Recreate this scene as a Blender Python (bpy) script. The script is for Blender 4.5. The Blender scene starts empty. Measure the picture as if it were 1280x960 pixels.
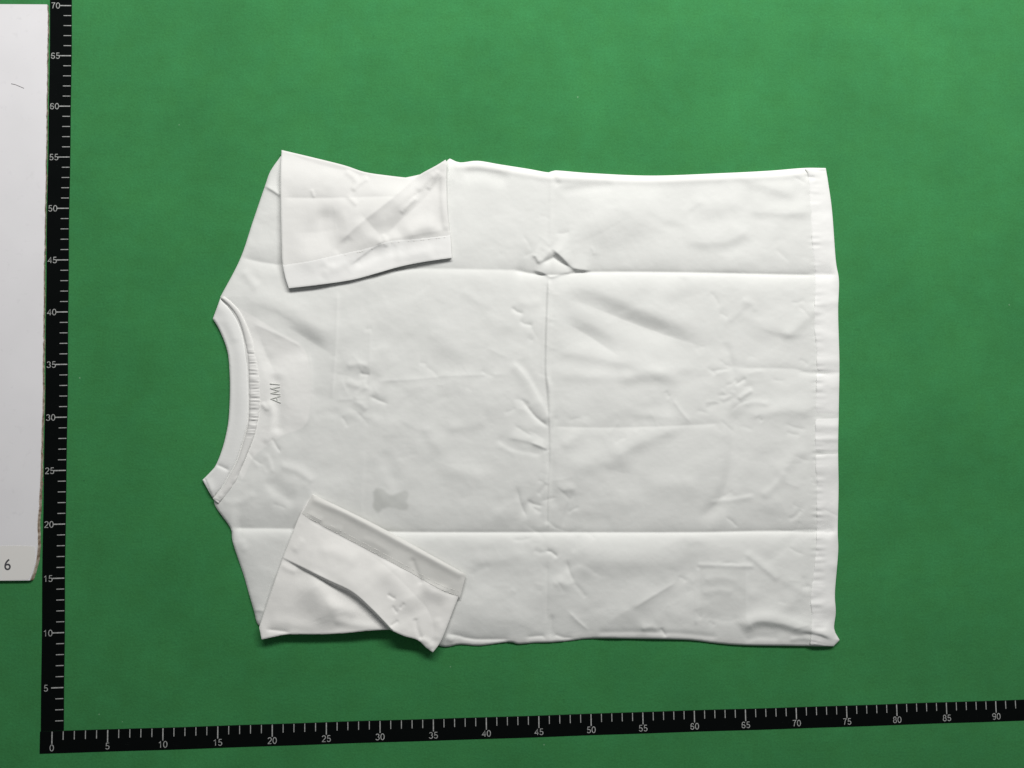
import bpy, math, random
import numpy as np
from mathutils import Matrix, Vector

random.seed(4); RNG = np.random.default_rng(11)
S = bpy.context.scene
COL = S.collection
CM = 0.01

# ------------------------------------------------------------------ camera
# handheld phone above the table, looking down, a little tilted
CAM_EUL = [math.radians(a) for a in (3.28, -2.91, -0.74)]
CAM_POS = np.array([39.01, 28.48, 74.61])            # cm, ruler zero is the origin
FOCAL_PX = 960.0                                     # for a 1280 px wide picture
cam = bpy.data.cameras.new('camera'); camo = bpy.data.objects.new('camera', cam)
COL.objects.link(camo)
camo.location = Vector(CAM_POS) * CM
camo.rotation_mode = 'XYZ'; camo.rotation_euler = CAM_EUL
cam.sensor_width = 36.0; cam.lens = 36.0 * FOCAL_PX / 1280.0
cam.clip_start = 0.02; cam.clip_end = 50
S.camera = camo

# ------------------------------------------------------------------ room light
w = bpy.data.worlds.new('World'); S.world = w; w.use_nodes = True
bg = w.node_tree.nodes['Background']
bg.inputs[0].default_value = (0.93, 0.97, 1.0, 1); bg.inputs[1].default_value = 0.12

def area(name, loc, target, sx, sy, power, col):
    l = bpy.data.lights.new(name, 'AREA'); l.shape = 'RECTANGLE'; l.size = sx; l.size_y = sy
    l.energy = power; l.color = col
    o = bpy.data.objects.new(name, l); COL.objects.link(o)
    o.location = loc
    o.rotation_euler = (Vector(target) - Vector(loc)).to_track_quat('-Z', 'Y').to_euler()
    return o
area('ceiling_tube_light', (0.68, 1.42, 1.02), (0.54, 0.62, 0), 1.6, 0.22, 30.5, (1.0, 0.985, 0.96))

S.view_settings.view_transform = 'Standard'; S.view_settings.look = 'None'
S.view_settings.exposure = 0.0; S.view_settings.gamma = 1.0
S.render.engine = 'CYCLES'

# ------------------------------------------------------------------ measuring the table
def rot(a):
    cx, cy, cz = np.cos(a); sx, sy, sz = np.sin(a)
    return (np.array([[cz, -sz, 0], [sz, cz, 0], [0, 0, 1]]) @ np.array([[cy, 0, sy], [0, 1, 0], [-sy, 0, cy]])
            @ np.array([[1, 0, 0], [0, cx, -sx], [0, sx, cx]]))
ROT = rot(np.array(CAM_EUL))
def table(u, v, h=0.0):
    """measured image position -> x, y in cm on the table for a point h cm above it"""
    u = np.asarray(u, float); v = np.asarray(v, float)
    d = np.stack([(u - 640) / FOCAL_PX, -(v - 480) / FOCAL_PX, -np.ones_like(u)], -1) @ ROT.T
    t = (np.asarray(h) - CAM_POS[2]) / d[..., 2]
    return CAM_POS[0] + t * d[..., 0], CAM_POS[1] + t * d[..., 1]
PX = 0.0777                                          # cm per measured unit

# ------------------------------------------------------------------ materials
def mat(name, col, rough=0.8, spec=0.3):
    m = bpy.data.materials.new(name); m.use_nodes = True
    b = m.node_tree.nodes['Principled BSDF']
    b.inputs['Base Color'].default_value = (*col, 1); b.inputs['Roughness'].default_value = rough
    b.inputs['Specular IOR Level'].default_value = spec
    return m
class NT:
    def __init__(s, m): s.m = m; s.t = m.node_tree; s.b = s.t.nodes['Principled BSDF']
    def n(s, kind, **kw):
        x = s.t.nodes.new(kind)
        for k, v in kw.items():
            if k in x.inputs.keys() if hasattr(x.inputs, 'keys') else False: x.inputs[k].default_value = v
            else: setattr(x, k, v)
        return x
    def l(s, a, b): s.t.links.new(a, b)
    def noise(s, vec, scale, detail=3, rough=0.5):
        x = s.t.nodes.new('ShaderNodeTexNoise')
        x.inputs['Scale'].default_value = scale; x.inputs['Detail'].default_value = detail
        x.inputs['Roughness'].default_value = rough; s.l(vec, x.inputs['Vector']); return x.outputs['Fac']
    def math(s, op, a, b=None, c=None):
        x = s.t.nodes.new('ShaderNodeMath'); x.operation = op
        for i, q in enumerate((a, b, c)):
            if q is None: continue
            if isinstance(q, (int, float)): x.inputs[i].default_value = q
            else: s.l(q, x.inputs[i])
        return x.outputs[0]
    def ramp(s, f, lo, hi, a, b):
        x = s.t.nodes.new('ShaderNodeMapRange'); s.l(f, x.inputs[0])
        for i, q in zip((1, 2, 3, 4), (lo, hi, a, b)): x.inputs[i].default_value = q
        return x.outputs[0]
    def scale_col(s, col, f):
        x = s.t.nodes.new('ShaderNodeVectorMath'); x.operation = 'SCALE'
        if isinstance(col, tuple): x.inputs[0].default_value = col
        else: s.l(col, x.inputs[0])
        s.l(f, x.inputs['Scale']); return x.outputs[0]
    def mix(s, f, a, b):
        x = s.t.nodes.new('ShaderNodeMix'); x.data_type = 'RGBA'
        if isinstance(f, (int, float)): x.inputs[0].default_value = f
        else: s.l(f, x.inputs[0])
        for i, q in ((6, a), (7, b)):
            if isinstance(q, tuple): x.inputs[i].default_value = (*q, 1)
            else: s.l(q, x.inputs[i])
        return x.outputs[2]
    def bump(s, h, strength, dist):
        x = s.t.nodes.new('ShaderNodeBump'); x.inputs['Strength'].default_value = strength
        x.inputs['Distance'].default_value = dist; s.l(h, x.inputs['Height']); s.l(x.outputs[0], s.b.inputs['Normal'])
    def pos(s): return s.t.nodes.new('ShaderNodeNewGeometry').outputs['Position']
    def stretch(s, vec, sc):
        x = s.t.nodes.new('ShaderNodeVectorMath'); x.operation = 'MULTIPLY'; s.l(vec, x.inputs[0])
        x.inputs[1].default_value = sc; return x.outputs[0]

# short-pile green cloth of the photo table
M_GREEN = mat('green_felt', (0.04, 0.23, 0.07), 0.9, 0.15)
q = NT(M_GREEN); p = q.pos()
big = q.noise(p, 11, 6, 0.62); mid = q.noise(p, 42, 4, 0.65); fine = q.noise(p, 520, 3, 0.7)
brush = q.noise(q.stretch(p, (26, 150, 1)), 1.0, 4, 0.6); brush2 = q.noise(q.stretch(p, (210, 40, 1)), 1.0, 3, 0.6)
f = q.math('MULTIPLY', q.ramp(big, .3, .7, .90, 1.09), q.ramp(mid, .3, .7, .95, 1.045))
f = q.math('MULTIPLY', f, q.ramp(brush, .3, .7, .985, 1.015)); f = q.math('MULTIPLY', f, q.ramp(brush2, .3, .7, .985, 1.015))
f = q.math('MULTIPLY', f, q.ramp(fine, .25, .75, .86, 1.14))
vo = q.t.nodes.new('ShaderNodeTexVoronoi'); vo.inputs['Scale'].default_value = 46; q.l(p, vo.inputs['Vector'])
sep = q.t.nodes.new('ShaderNodeSeparateColor'); q.l(vo.outputs['Color'], sep.inputs[0])
speck = q.math('MULTIPLY', q.math('LESS_THAN', vo.outputs['Distance'], .035), q.math('GREATER_THAN', sep.outputs[0], .82))
dk = q.math('MULTIPLY', q.math('LESS_THAN', vo.outputs['Distance'], .035), q.math('LESS_THAN', sep.outputs[0], .12))
f = q.math('MULTIPLY', f, q.ramp(q.noise(p, 75, 5, .7), .60, .72, 1.0, .90)); f = q.math('MULTIPLY', f, q.ramp(q.noise(p, 28, 6, .75), .58, .74, 1.0, 1.09))
hue = q.mix(q.ramp(mid, .35, .65, 0, 1), (0.041, 0.212, 0.063), (0.039, 0.210, 0.067))
c = q.scale_col(hue, f)
c = q.mix(q.math('MULTIPLY', speck, .35), c, (0.35, 0.5, 0.36)); c = q.mix(q.math('MULTIPLY', dk, .5), c, (0.01, 0.05, 0.02))
q.l(c, q.b.inputs['Base Color'])
q.b.inputs['Sheen Weight'].default_value = 0.12; q.b.inputs['Sheen Roughness'].default_value = 0.5
q.b.inputs['Sheen Tint'].default_value = (0.45, 0.9, 0.55, 1)
hh = q.math('ADD', q.math('MULTIPLY', fine, .35), q.math('ADD', q.math('MULTIPLY', mid, .9), q.math('MULTIPLY', brush, .15)))
q.bump(hh, 0.35, 0.0016)

def cotton(name, col, marked=False):
    m = mat(name, col, 0.82, 0.25); q = NT(m); p = q.pos()
    a = q.noise(p, 30, 3); weave = q.noise(q.stretch(p, (1500, 900, 900)), 1, 2, .6); soft = q.noise(p, 160, 4, .6)
    f = q.ramp(a, .3, .7, .985, 1.015)
    c = q.scale_col(col, f)
    if marked:
        at = q.t.nodes.new('ShaderNodeAttribute'); at.attribute_name = 'mark'
        a2 = q.t.nodes.new('ShaderNodeAttribute'); a2.attribute_name = 'double'
        c = q.mix(a2.outputs['Fac'], c, (0.845, 0.842, 0.82))
        c = q.mix(at.outputs['Fac'], c, (0.30, 0.315, 0.29))
    q.l(c, q.b.inputs['Base Color'])
    q.b.inputs['Sheen Weight'].default_value = 0.08
    q.bump(q.math('ADD', q.math('MULTIPLY', weave, .25), soft), 0.16, 0.0009)
    return m
WHITE = (0.752, 0.760, 0.738)
M_SHIRT = cotton('white_cotton', WHITE, True)
M_RIB = cotton('white_rib', (0.79, 0.795, 0.78))
M_HEM = cotton('white_hem', (0.835, 0.835, 0.82))
M_SLEEVE = cotton('white_sleeve', (0.765, 0.762, 0.742))
M_SLEEVE2 = cotton('white_sleeve_lit', (0.86, 0.852, 0.825))  # paler copy: the lower sleeve's tilt to the light is painted in
M_SHEER = cotton('sheer_hem', (0.70, 0.697, 0.668))
M_STITCH = mat('stitch_thread', (0.79, 0.78, 0.745), 0.7)
M_EMB = mat('embroidery_thread_shaded', (0.63, 0.64, 0.61), 0.7, .2)  # white letters; the shadow on their stitching is put into this grey

M_BLACK = mat('black_ruler', (0.003, 0.004, 0.004), 0.8, 0.04)
q = NT(M_BLACK); p = q.pos()
d = q.math('MULTIPLY', q.ramp(q.noise(p, 700, 2), .66, .8, 0, 1), q.ramp(q.noise(p, 25, 3), .4, .7, 0, 1))
q.l(q.mix(q.math('MULTIPLY', d, .25), (0.0025, 0.0035, 0.0035), (0.05, 0.06, 0.055)), q.b.inputs['Base Color'])
q.l(q.ramp(q.noise(p, 60, 3), .3, .7, .6, .85), q.b.inputs['Roughness'])
M_PRINT = mat('ruler_print', (0.50, 0.51, 0.50), 0.6)
q = NT(M_PRINT); p = q.pos()
q.l(q.mix(q.ramp(q.noise(p, 900, 2), .35, .65, 0, 1), (0.30, 0.31, 0.30), (0.48, 0.49, 0.48)), q.b.inputs['Base Color'])
M_BOARD = mat('white_board', (0.72, 0.71, 0.74), 0.5, .4)
q = NT(M_BOARD); p = q.pos()
f = q.math('MULTIPLY', q.ramp(q.noise(p, 20, 4), .3, .7, .975, 1.02), q.ramp(q.noise(p, 160, 3), .62, .8, 1.0, .93))
q.l(q.scale_col((0.79, 0.78, 0.80), f), q.b.inputs['Base Color'])
M_CORE = mat('board_core', (0.42, 0.34, 0.27), 0.9, .1)
q = NT(M_CORE); p = q.pos()
q.l(q.mix(q.ramp(q.noise(p, 260, 4), .35, .65, 0, 1), (0.20, 0.14, 0.10), (0.48, 0.41, 0.34)), q.b.inputs['Base Color'])
M_LABEL = mat('paper_label', (0.78, 0.765, 0.74), 0.6, .3)
M_INK = mat('grey_ink', (0.075, 0.075, 0.085), 0.6)
M_HAIR = mat('grey_hair', (0.30, 0.28, 0.29), 0.5)

# ------------------------------------------------------------------ object helpers
def link(name, me, m, parent=None):
    o = bpy.data.objects.new(name, me); COL.objects.link(o)
    if m is not None: me.materials.append(m)
    if parent is not None: o.parent = parent
    return o
def thing(name, label, cat, loc=(0, 0, 0)):
    o = bpy.data.objects.new(name, None); COL.objects.link(o); o.location = loc
    o.empty_display_size = .02; o['label'] = label; o['category'] = cat
    return o
def mesh_np(name, V, F, smooth=True):
    """V (n,3) cm, F list of (m,k) index arrays"""
    me = bpy.data.meshes.new(name)
    V = np.asarray(V, np.float32) * CM
    me.vertices.add(len(V)); me.vertices.foreach_set('co', V.ravel())
    tot = np.concatenate([np.full(len(f), f.shape[1], np.int32) for f in F])
    idx = np.concatenate([f.ravel() for f in F]).astype(np.int32)
    me.loops.add(len(idx)); me.loops.foreach_set('vertex_index', idx)
    me.polygons.add(len(tot)); me.polygons.foreach_set('loop_start', (np.cumsum(tot) - tot).astype(np.int32))
    me.polygons.foreach_set('use_smooth', np.full(len(tot), smooth))
    me.update(calc_edges=True); me.validate()
    return me
def prism(name, bot, top, z0, z1, m, parent, closed_bottom=True):
    n = len(bot)
    V = [(x, y, z0) for x, y in bot] + [(x, y, z1) for x, y in top]
    F = [tuple(range(n, 2 * n))] + [(i, (i + 1) % n, n + (i + 1) % n, n + i) for i in range(n)] + [tuple(range(n - 1, -1, -1))]
    me = bpy.data.meshes.new(name); me.from_pydata([Vector(v) * CM for v in V], [], F); me.update()
    return link(name, me, m, parent)

# ------------------------------------------------------------------ table
n = 40
xs = np.linspace(-60, 150, n); ys = np.linspace(-70, 140, n)
gx, gy = np.meshgrid(xs, ys); ii = np.arange(n * n).reshape(n, n)
quads = np.stack([ii[:-1, :-1], ii[:-1, 1:], ii[1:, 1:], ii[1:, :-1]], -1).reshape(-1, 4)
tb = link('table_surface', mesh_np('table_surface', np.stack([gx, gy, np.zeros_like(gx)], -1).reshape(-1, 3), [quads]), M_GREEN)
tb['kind'] = 'structure'; tb['label'] = 'green felt covered photo table'

# ------------------------------------------------------------------ curves and distance fields
def smooth_line(pts, step=2.5, sharp=()):
    """Catmull-Rom through pts; indices in sharp stay corners"""
    P = np.array(pts, float); out = []
    for i in range(len(P) - 1):
        a = P[i - 1] if i > 0 and i not in sharp else 2 * P[i] - P[i + 1]
        d = P[i + 2] if i + 2 < len(P) and (i + 1) not in sharp else 2 * P[i + 1] - P[i]
        b, c = P[i], P[i + 1]
        k = max(1, int(np.linalg.norm(c - b) / step))
        for t in np.arange(k) / k:
            out.append(.5 * ((2 * b) + (c - a) * t + (2 * a - 5 * b + 4 * c - d) * t * t + (3 * b - a - 3 * c + d) * t ** 3))
    out.append(P[-1]); return np.array(out)
def smooth_loop(pts, sharp=(), step=4):
    n = len(pts)
    if sharp:
        s0 = min(sharp); pts = pts[s0:] + pts[:s0]; sh = {(i - s0) % n for i in sharp} | {n}
        return smooth_line(pts + [pts[0]], step, sh)[:-1]
    return smooth_line(pts + pts[:1], step)[:-1]
def dist_line(U, V, L):
    """nearest distance, signed side (+ = below a left-to-right line), arclength, total"""
    best = np.full(U.shape, 1e9); side = np.zeros(U.shape); arc = np.zeros(U.shape); s = 0.0
    bu = np.zeros(U.shape); bv = np.zeros(U.shape)
    for (ax, ay), (bx, by) in zip(L[:-1], L[1:]):
        dx, dy = bx - ax, by - ay; l2 = dx * dx + dy * dy
        if l2 < 1e-9: continue
        t = np.clip(((U - ax) * dx + (V - ay) * dy) / l2, 0, 1)
        cu = ax + t * dx; cv = ay + t * dy
        d = (U - cu) ** 2 + (V - cv) ** 2
        k = d < best; best = np.where(k, d, best)
        side = np.where(k, dx * (V - ay) - dy * (U - ax), side); arc = np.where(k, s + t * math.sqrt(l2), arc)
        bu = np.where(k, cu, bu); bv = np.where(k, cv, bv)
        s += math.sqrt(l2)
    return np.sqrt(best), np.sign(side), arc, s, bu, bv
def inside(U, V, L):
    c = np.zeros(U.shape, bool); n = len(L)
    for i in range(n):
        ax, ay = L[i]; bx, by = L[(i + 1) % n]
        if ay == by: continue
        c ^= ((ay > V) != (by > V)) & (U < (bx - ax) * (V - ay) / (by - ay) + ax)
    return c
def ss(x, a, b):
    t = np.clip((x - a) / (b - a), 0, 1); return t * t * (3 - 2 * t)
def vnoise(U, V, su, sv, seed, ang=0.0):
    r = np.random.default_rng(seed); n = 64; G = r.uniform(-1, 1, (n, n))
    ca, sa = math.cos(ang), math.sin(ang)
    x = (U * ca + V * sa) / su + 500; y = (-U * sa + V * ca) / sv + 500
    xi = np.floor(x).astype(int); yi = np.floor(y).astype(int); fx = x - xi; fy = y - yi
    fx = fx ** 3 * (fx * (6 * fx - 15) + 10); fy = fy ** 3 * (fy * (6 * fy - 15) + 10)
    g = lambda i, j: G[(yi + j) % n, (xi + i) % n]
    return (g(0, 0) * (1 - fx) + g(1, 0) * fx) * (1 - fy) + (g(0, 1) * (1 - fx) + g(1, 1) * fx) * fy

# a fold: (points left-to-right, height cm, width below, width above, kind, end taper)
#   g = soft roll, e = pressed crease with a sharp line; negative height = valley
def add_folds(Z, U, V, folds):
    for fo in folds:
        pts, h, wp, wn, kind, tap = fo
        wm = max(wp, wn); h = h * (1.05 + 1.5 * min(1, max(0, (wm - 5) / 14)) if kind == 'g' else 1.35 if kind == 'e' else 1.0)
        L = smooth_line(pts, 6) if len(pts) > 2 else np.array(pts, float)
        m = 3.2 * max(wp, wn) if kind in 'gt' else 5 * max(wp, wn)
        k = (U > L[:, 0].min() - m) & (U < L[:, 0].max() + m) & (V > L[:, 1].min() - m) & (V < L[:, 1].max() + m)
        if not k.any(): continue
        d, sd, s, tot, _, _ = dist_line(U[k], V[k], L)
        wd = np.where(sd > 0, wp, wn)
        if kind == 'g': pr = np.exp(-(d / wd) ** 2)
        elif kind == 't':                             # two flat facets meeting in a line
            x = 1 - np.sqrt(d * d + 1.0) / wd; sf = .16; pr = np.where(x > 4 * sf, x, sf * np.log1p(np.exp(np.minimum(x / sf, 30))))
        else: pr = np.exp(-(np.sqrt(d * d + .6) - .77) / wd)
        tap = max(tap, min(.45 * tot, 1.4 * wm)) if kind in 'gt' else max(tap, min(.3 * tot, 13))
        if tap > 0: pr = pr * ss(s, 0, tap) * ss(tot - s, 0, tap)
        Z[k] += h * pr
    return Z

# ------------------------------------------------------------------ patch of cloth as real relief
def cloth_patch(name, outline, zfun, m, parent, step=1.2, thick=None, mark=None, double=None, edge_r=3.0, edge_drop=0.12):
    L = np.asarray(outline); n = len(L)
    u0, v0 = L.min(0) - 2 * step; u1, v1 = L.max(0) + 2 * step
    us = np.arange(u0, u1, step); vs = np.arange(v0, v1, step)
    cu, cv = np.meshgrid(us[:-1] + step / 2, vs[:-1] + step / 2)
    keep = inside(cu, cv, L)
    U, V = np.meshgrid(us, vs)
    vid = np.zeros(U.shape, int)
    for a in (0, 1):
        for b in (0, 1):
            vid[a:a + keep.shape[0], b:b + keep.shape[1]] += keep
    used = vid > 0; edge = used & (vid < 4)
    ring = np.vstack([L, L[:1]])
    _, _, _, _, bu, bv = dist_line(U[edge], V[edge], ring)
    U = U.copy(); V = V.copy(); U[edge] = bu; V[edge] = bv
    idx = -np.ones(U.shape, int); idx[used] = np.arange(used.sum())
    pu, pv = U[used], V[used]
    sd = np.zeros(pu.shape)
    coarse = ring if len(ring) < 140 else ring[::2] if (len(ring) % 2) else np.vstack([ring[::2], ring[-1:]])
    sd = dist_line(pu, pv, coarse)[0]; sd[edge[used]] = 0
    z = zfun(pu, pv, sd)
    r = np.clip(sd / edge_r, 0, 1); z = z - edge_drop * (1 - np.sqrt(1 - (1 - r) ** 2))
    x, y = table(pu, pv, z)
    Vt = np.stack([x, y, z], -1); nv = len(Vt)
    a, b, c, d = idx[:-1, :-1][keep], idx[1:, :-1][keep], idx[1:, 1:][keep], idx[:-1, 1:][keep]
    F = np.stack([a, b, c, d], -1)
    # open border edges
    E = np.concatenate([F[:, [0, 1]], F[:, [1, 2]], F[:, [2, 3]], F[:, [3, 0]]])
    key = E.min(1).astype(np.int64) * nv + E.max(1)
    un, inv, cnt = np.unique(key, return_inverse=True, return_counts=True)
    B = E[cnt[inv] == 1]
    bo = np.unique(B); mp = -np.ones(nv, int); mp[bo] = np.arange(len(bo))
    top2 = Vt[bo].copy(); low = Vt[bo].copy()
    if thick is None:
        low[:, 2] = 0.015
        Vall = np.concatenate([Vt, top2, low]); o1 = nv; o2 = nv + len(bo)
        R = np.stack([o1 + mp[B[:, 1]], o1 + mp[B[:, 0]], o2 + mp[B[:, 0]], o2 + mp[B[:, 1]]], -1)
        faces = [F, R]
    else:
        under = Vt.copy(); under[:, 2] -= thick; low[:, 2] -= thick
        Vall = np.concatenate([Vt, under, top2, low]); o1 = 2 * nv; o2 = o1 + len(bo)
        R = np.stack([o1 + mp[B[:, 1]], o1 + mp[B[:, 0]], o2 + mp[B[:, 0]], o2 + mp[B[:, 1]]], -1)
        faces = [F, F[:, ::-1] + nv, R]
    me = mesh_np(name, Vall, faces)
    if mark is not None:
        at = me.attributes.new('mark', 'FLOAT', 'POINT'); vals = np.zeros(len(Vall), np.float32)
        vals[:nv] = mark(pu, pv); at.data.foreach_set('value', vals)
    if double is not None:
        at = me.attributes.new('double', 'FLOAT', 'POINT'); vals = np.zeros(len(Vall), np.float32)
        vals[:nv] = double(pu, pv, sd); at.data.foreach_set('value', vals)
    return link(name, me, m, parent)

# ================================================================== the T-shirt
shirt = thing('t_shirt', 'white short-sleeved T-shirt lying face down on green felt, sleeves folded inward', 't-shirt', (0.45, 0.33, 0))
shirt.location = (0, 0, 0)

COLLAR_OUT = [(266, 398.5), (273, 410), (280, 425.6), (285, 442.5), (287, 465), (287.4, 491), (286.2, 519), (284, 536), (278.5, 559), (270, 581), (262, 591), (253, 600)]
COLLAR_IN = [(275.5, 372.5), (290.6, 388), (300, 405), (306.5, 429), (309.8, 450), (311, 472.5), (311.7, 504), (310.3, 529), (304.7, 551), (296, 577.5), (287, 594), (278.5, 609), (266, 623)]
BAND_OUT = [(281, 370), (291, 378), (302, 391), (312, 414), (318, 435), (323.5, 465), (326, 491), (324.5, 513), (319, 542), (309, 568), (298, 596), (290, 611), (273, 630)]

BODY = [(275, 372), (300, 324), (316, 277), (331, 233), (338, 214), (351, 195),      # left shoulder
        (400, 215), (470, 226), (540, 214), (562, 198), (575, 203), (597, 201), (625, 205.5), (660, 211), (686, 215.5), (694, 213), (740, 216.5),
        (815, 219.5), (900, 216.5), (960, 213.5), (1004, 210), (1032, 210),           # side edge to hem corner
        (1035, 228), (1040, 265), (1044.5, 325), (1048.5, 351), (1047.5, 390), (1049, 450), (1048.5, 500), (1047.5, 560), (1048, 610), (1047, 662),
        (1047.5, 690), (1043.5, 740), (1044.5, 765), (1042.5, 786), (1049.5, 800),
        (1042, 808), (1000, 807.5), (930, 806.5), (895, 804), (860, 800), (800, 798.5), (740, 798), (712, 801), (688, 803), (668, 803.5), (648, 805), (636, 802.5),
        (600, 807), (575, 805.5), (552, 808), (520, 792), (470, 778), (400, 784), (345, 786), (324, 782),
        (317, 762), (305, 720), (291, 678), (288, 660), (268, 630), (272, 612), (284, 590), (294, 570), (301, 548), (305, 520), (306, 490), (305, 460), (302, 430), (296, 406), (286, 388)]
BODY_L = smooth_loop(BODY, {0, 5, 9, 21, 36, 37, 53, 58, 63}, 4)

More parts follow.
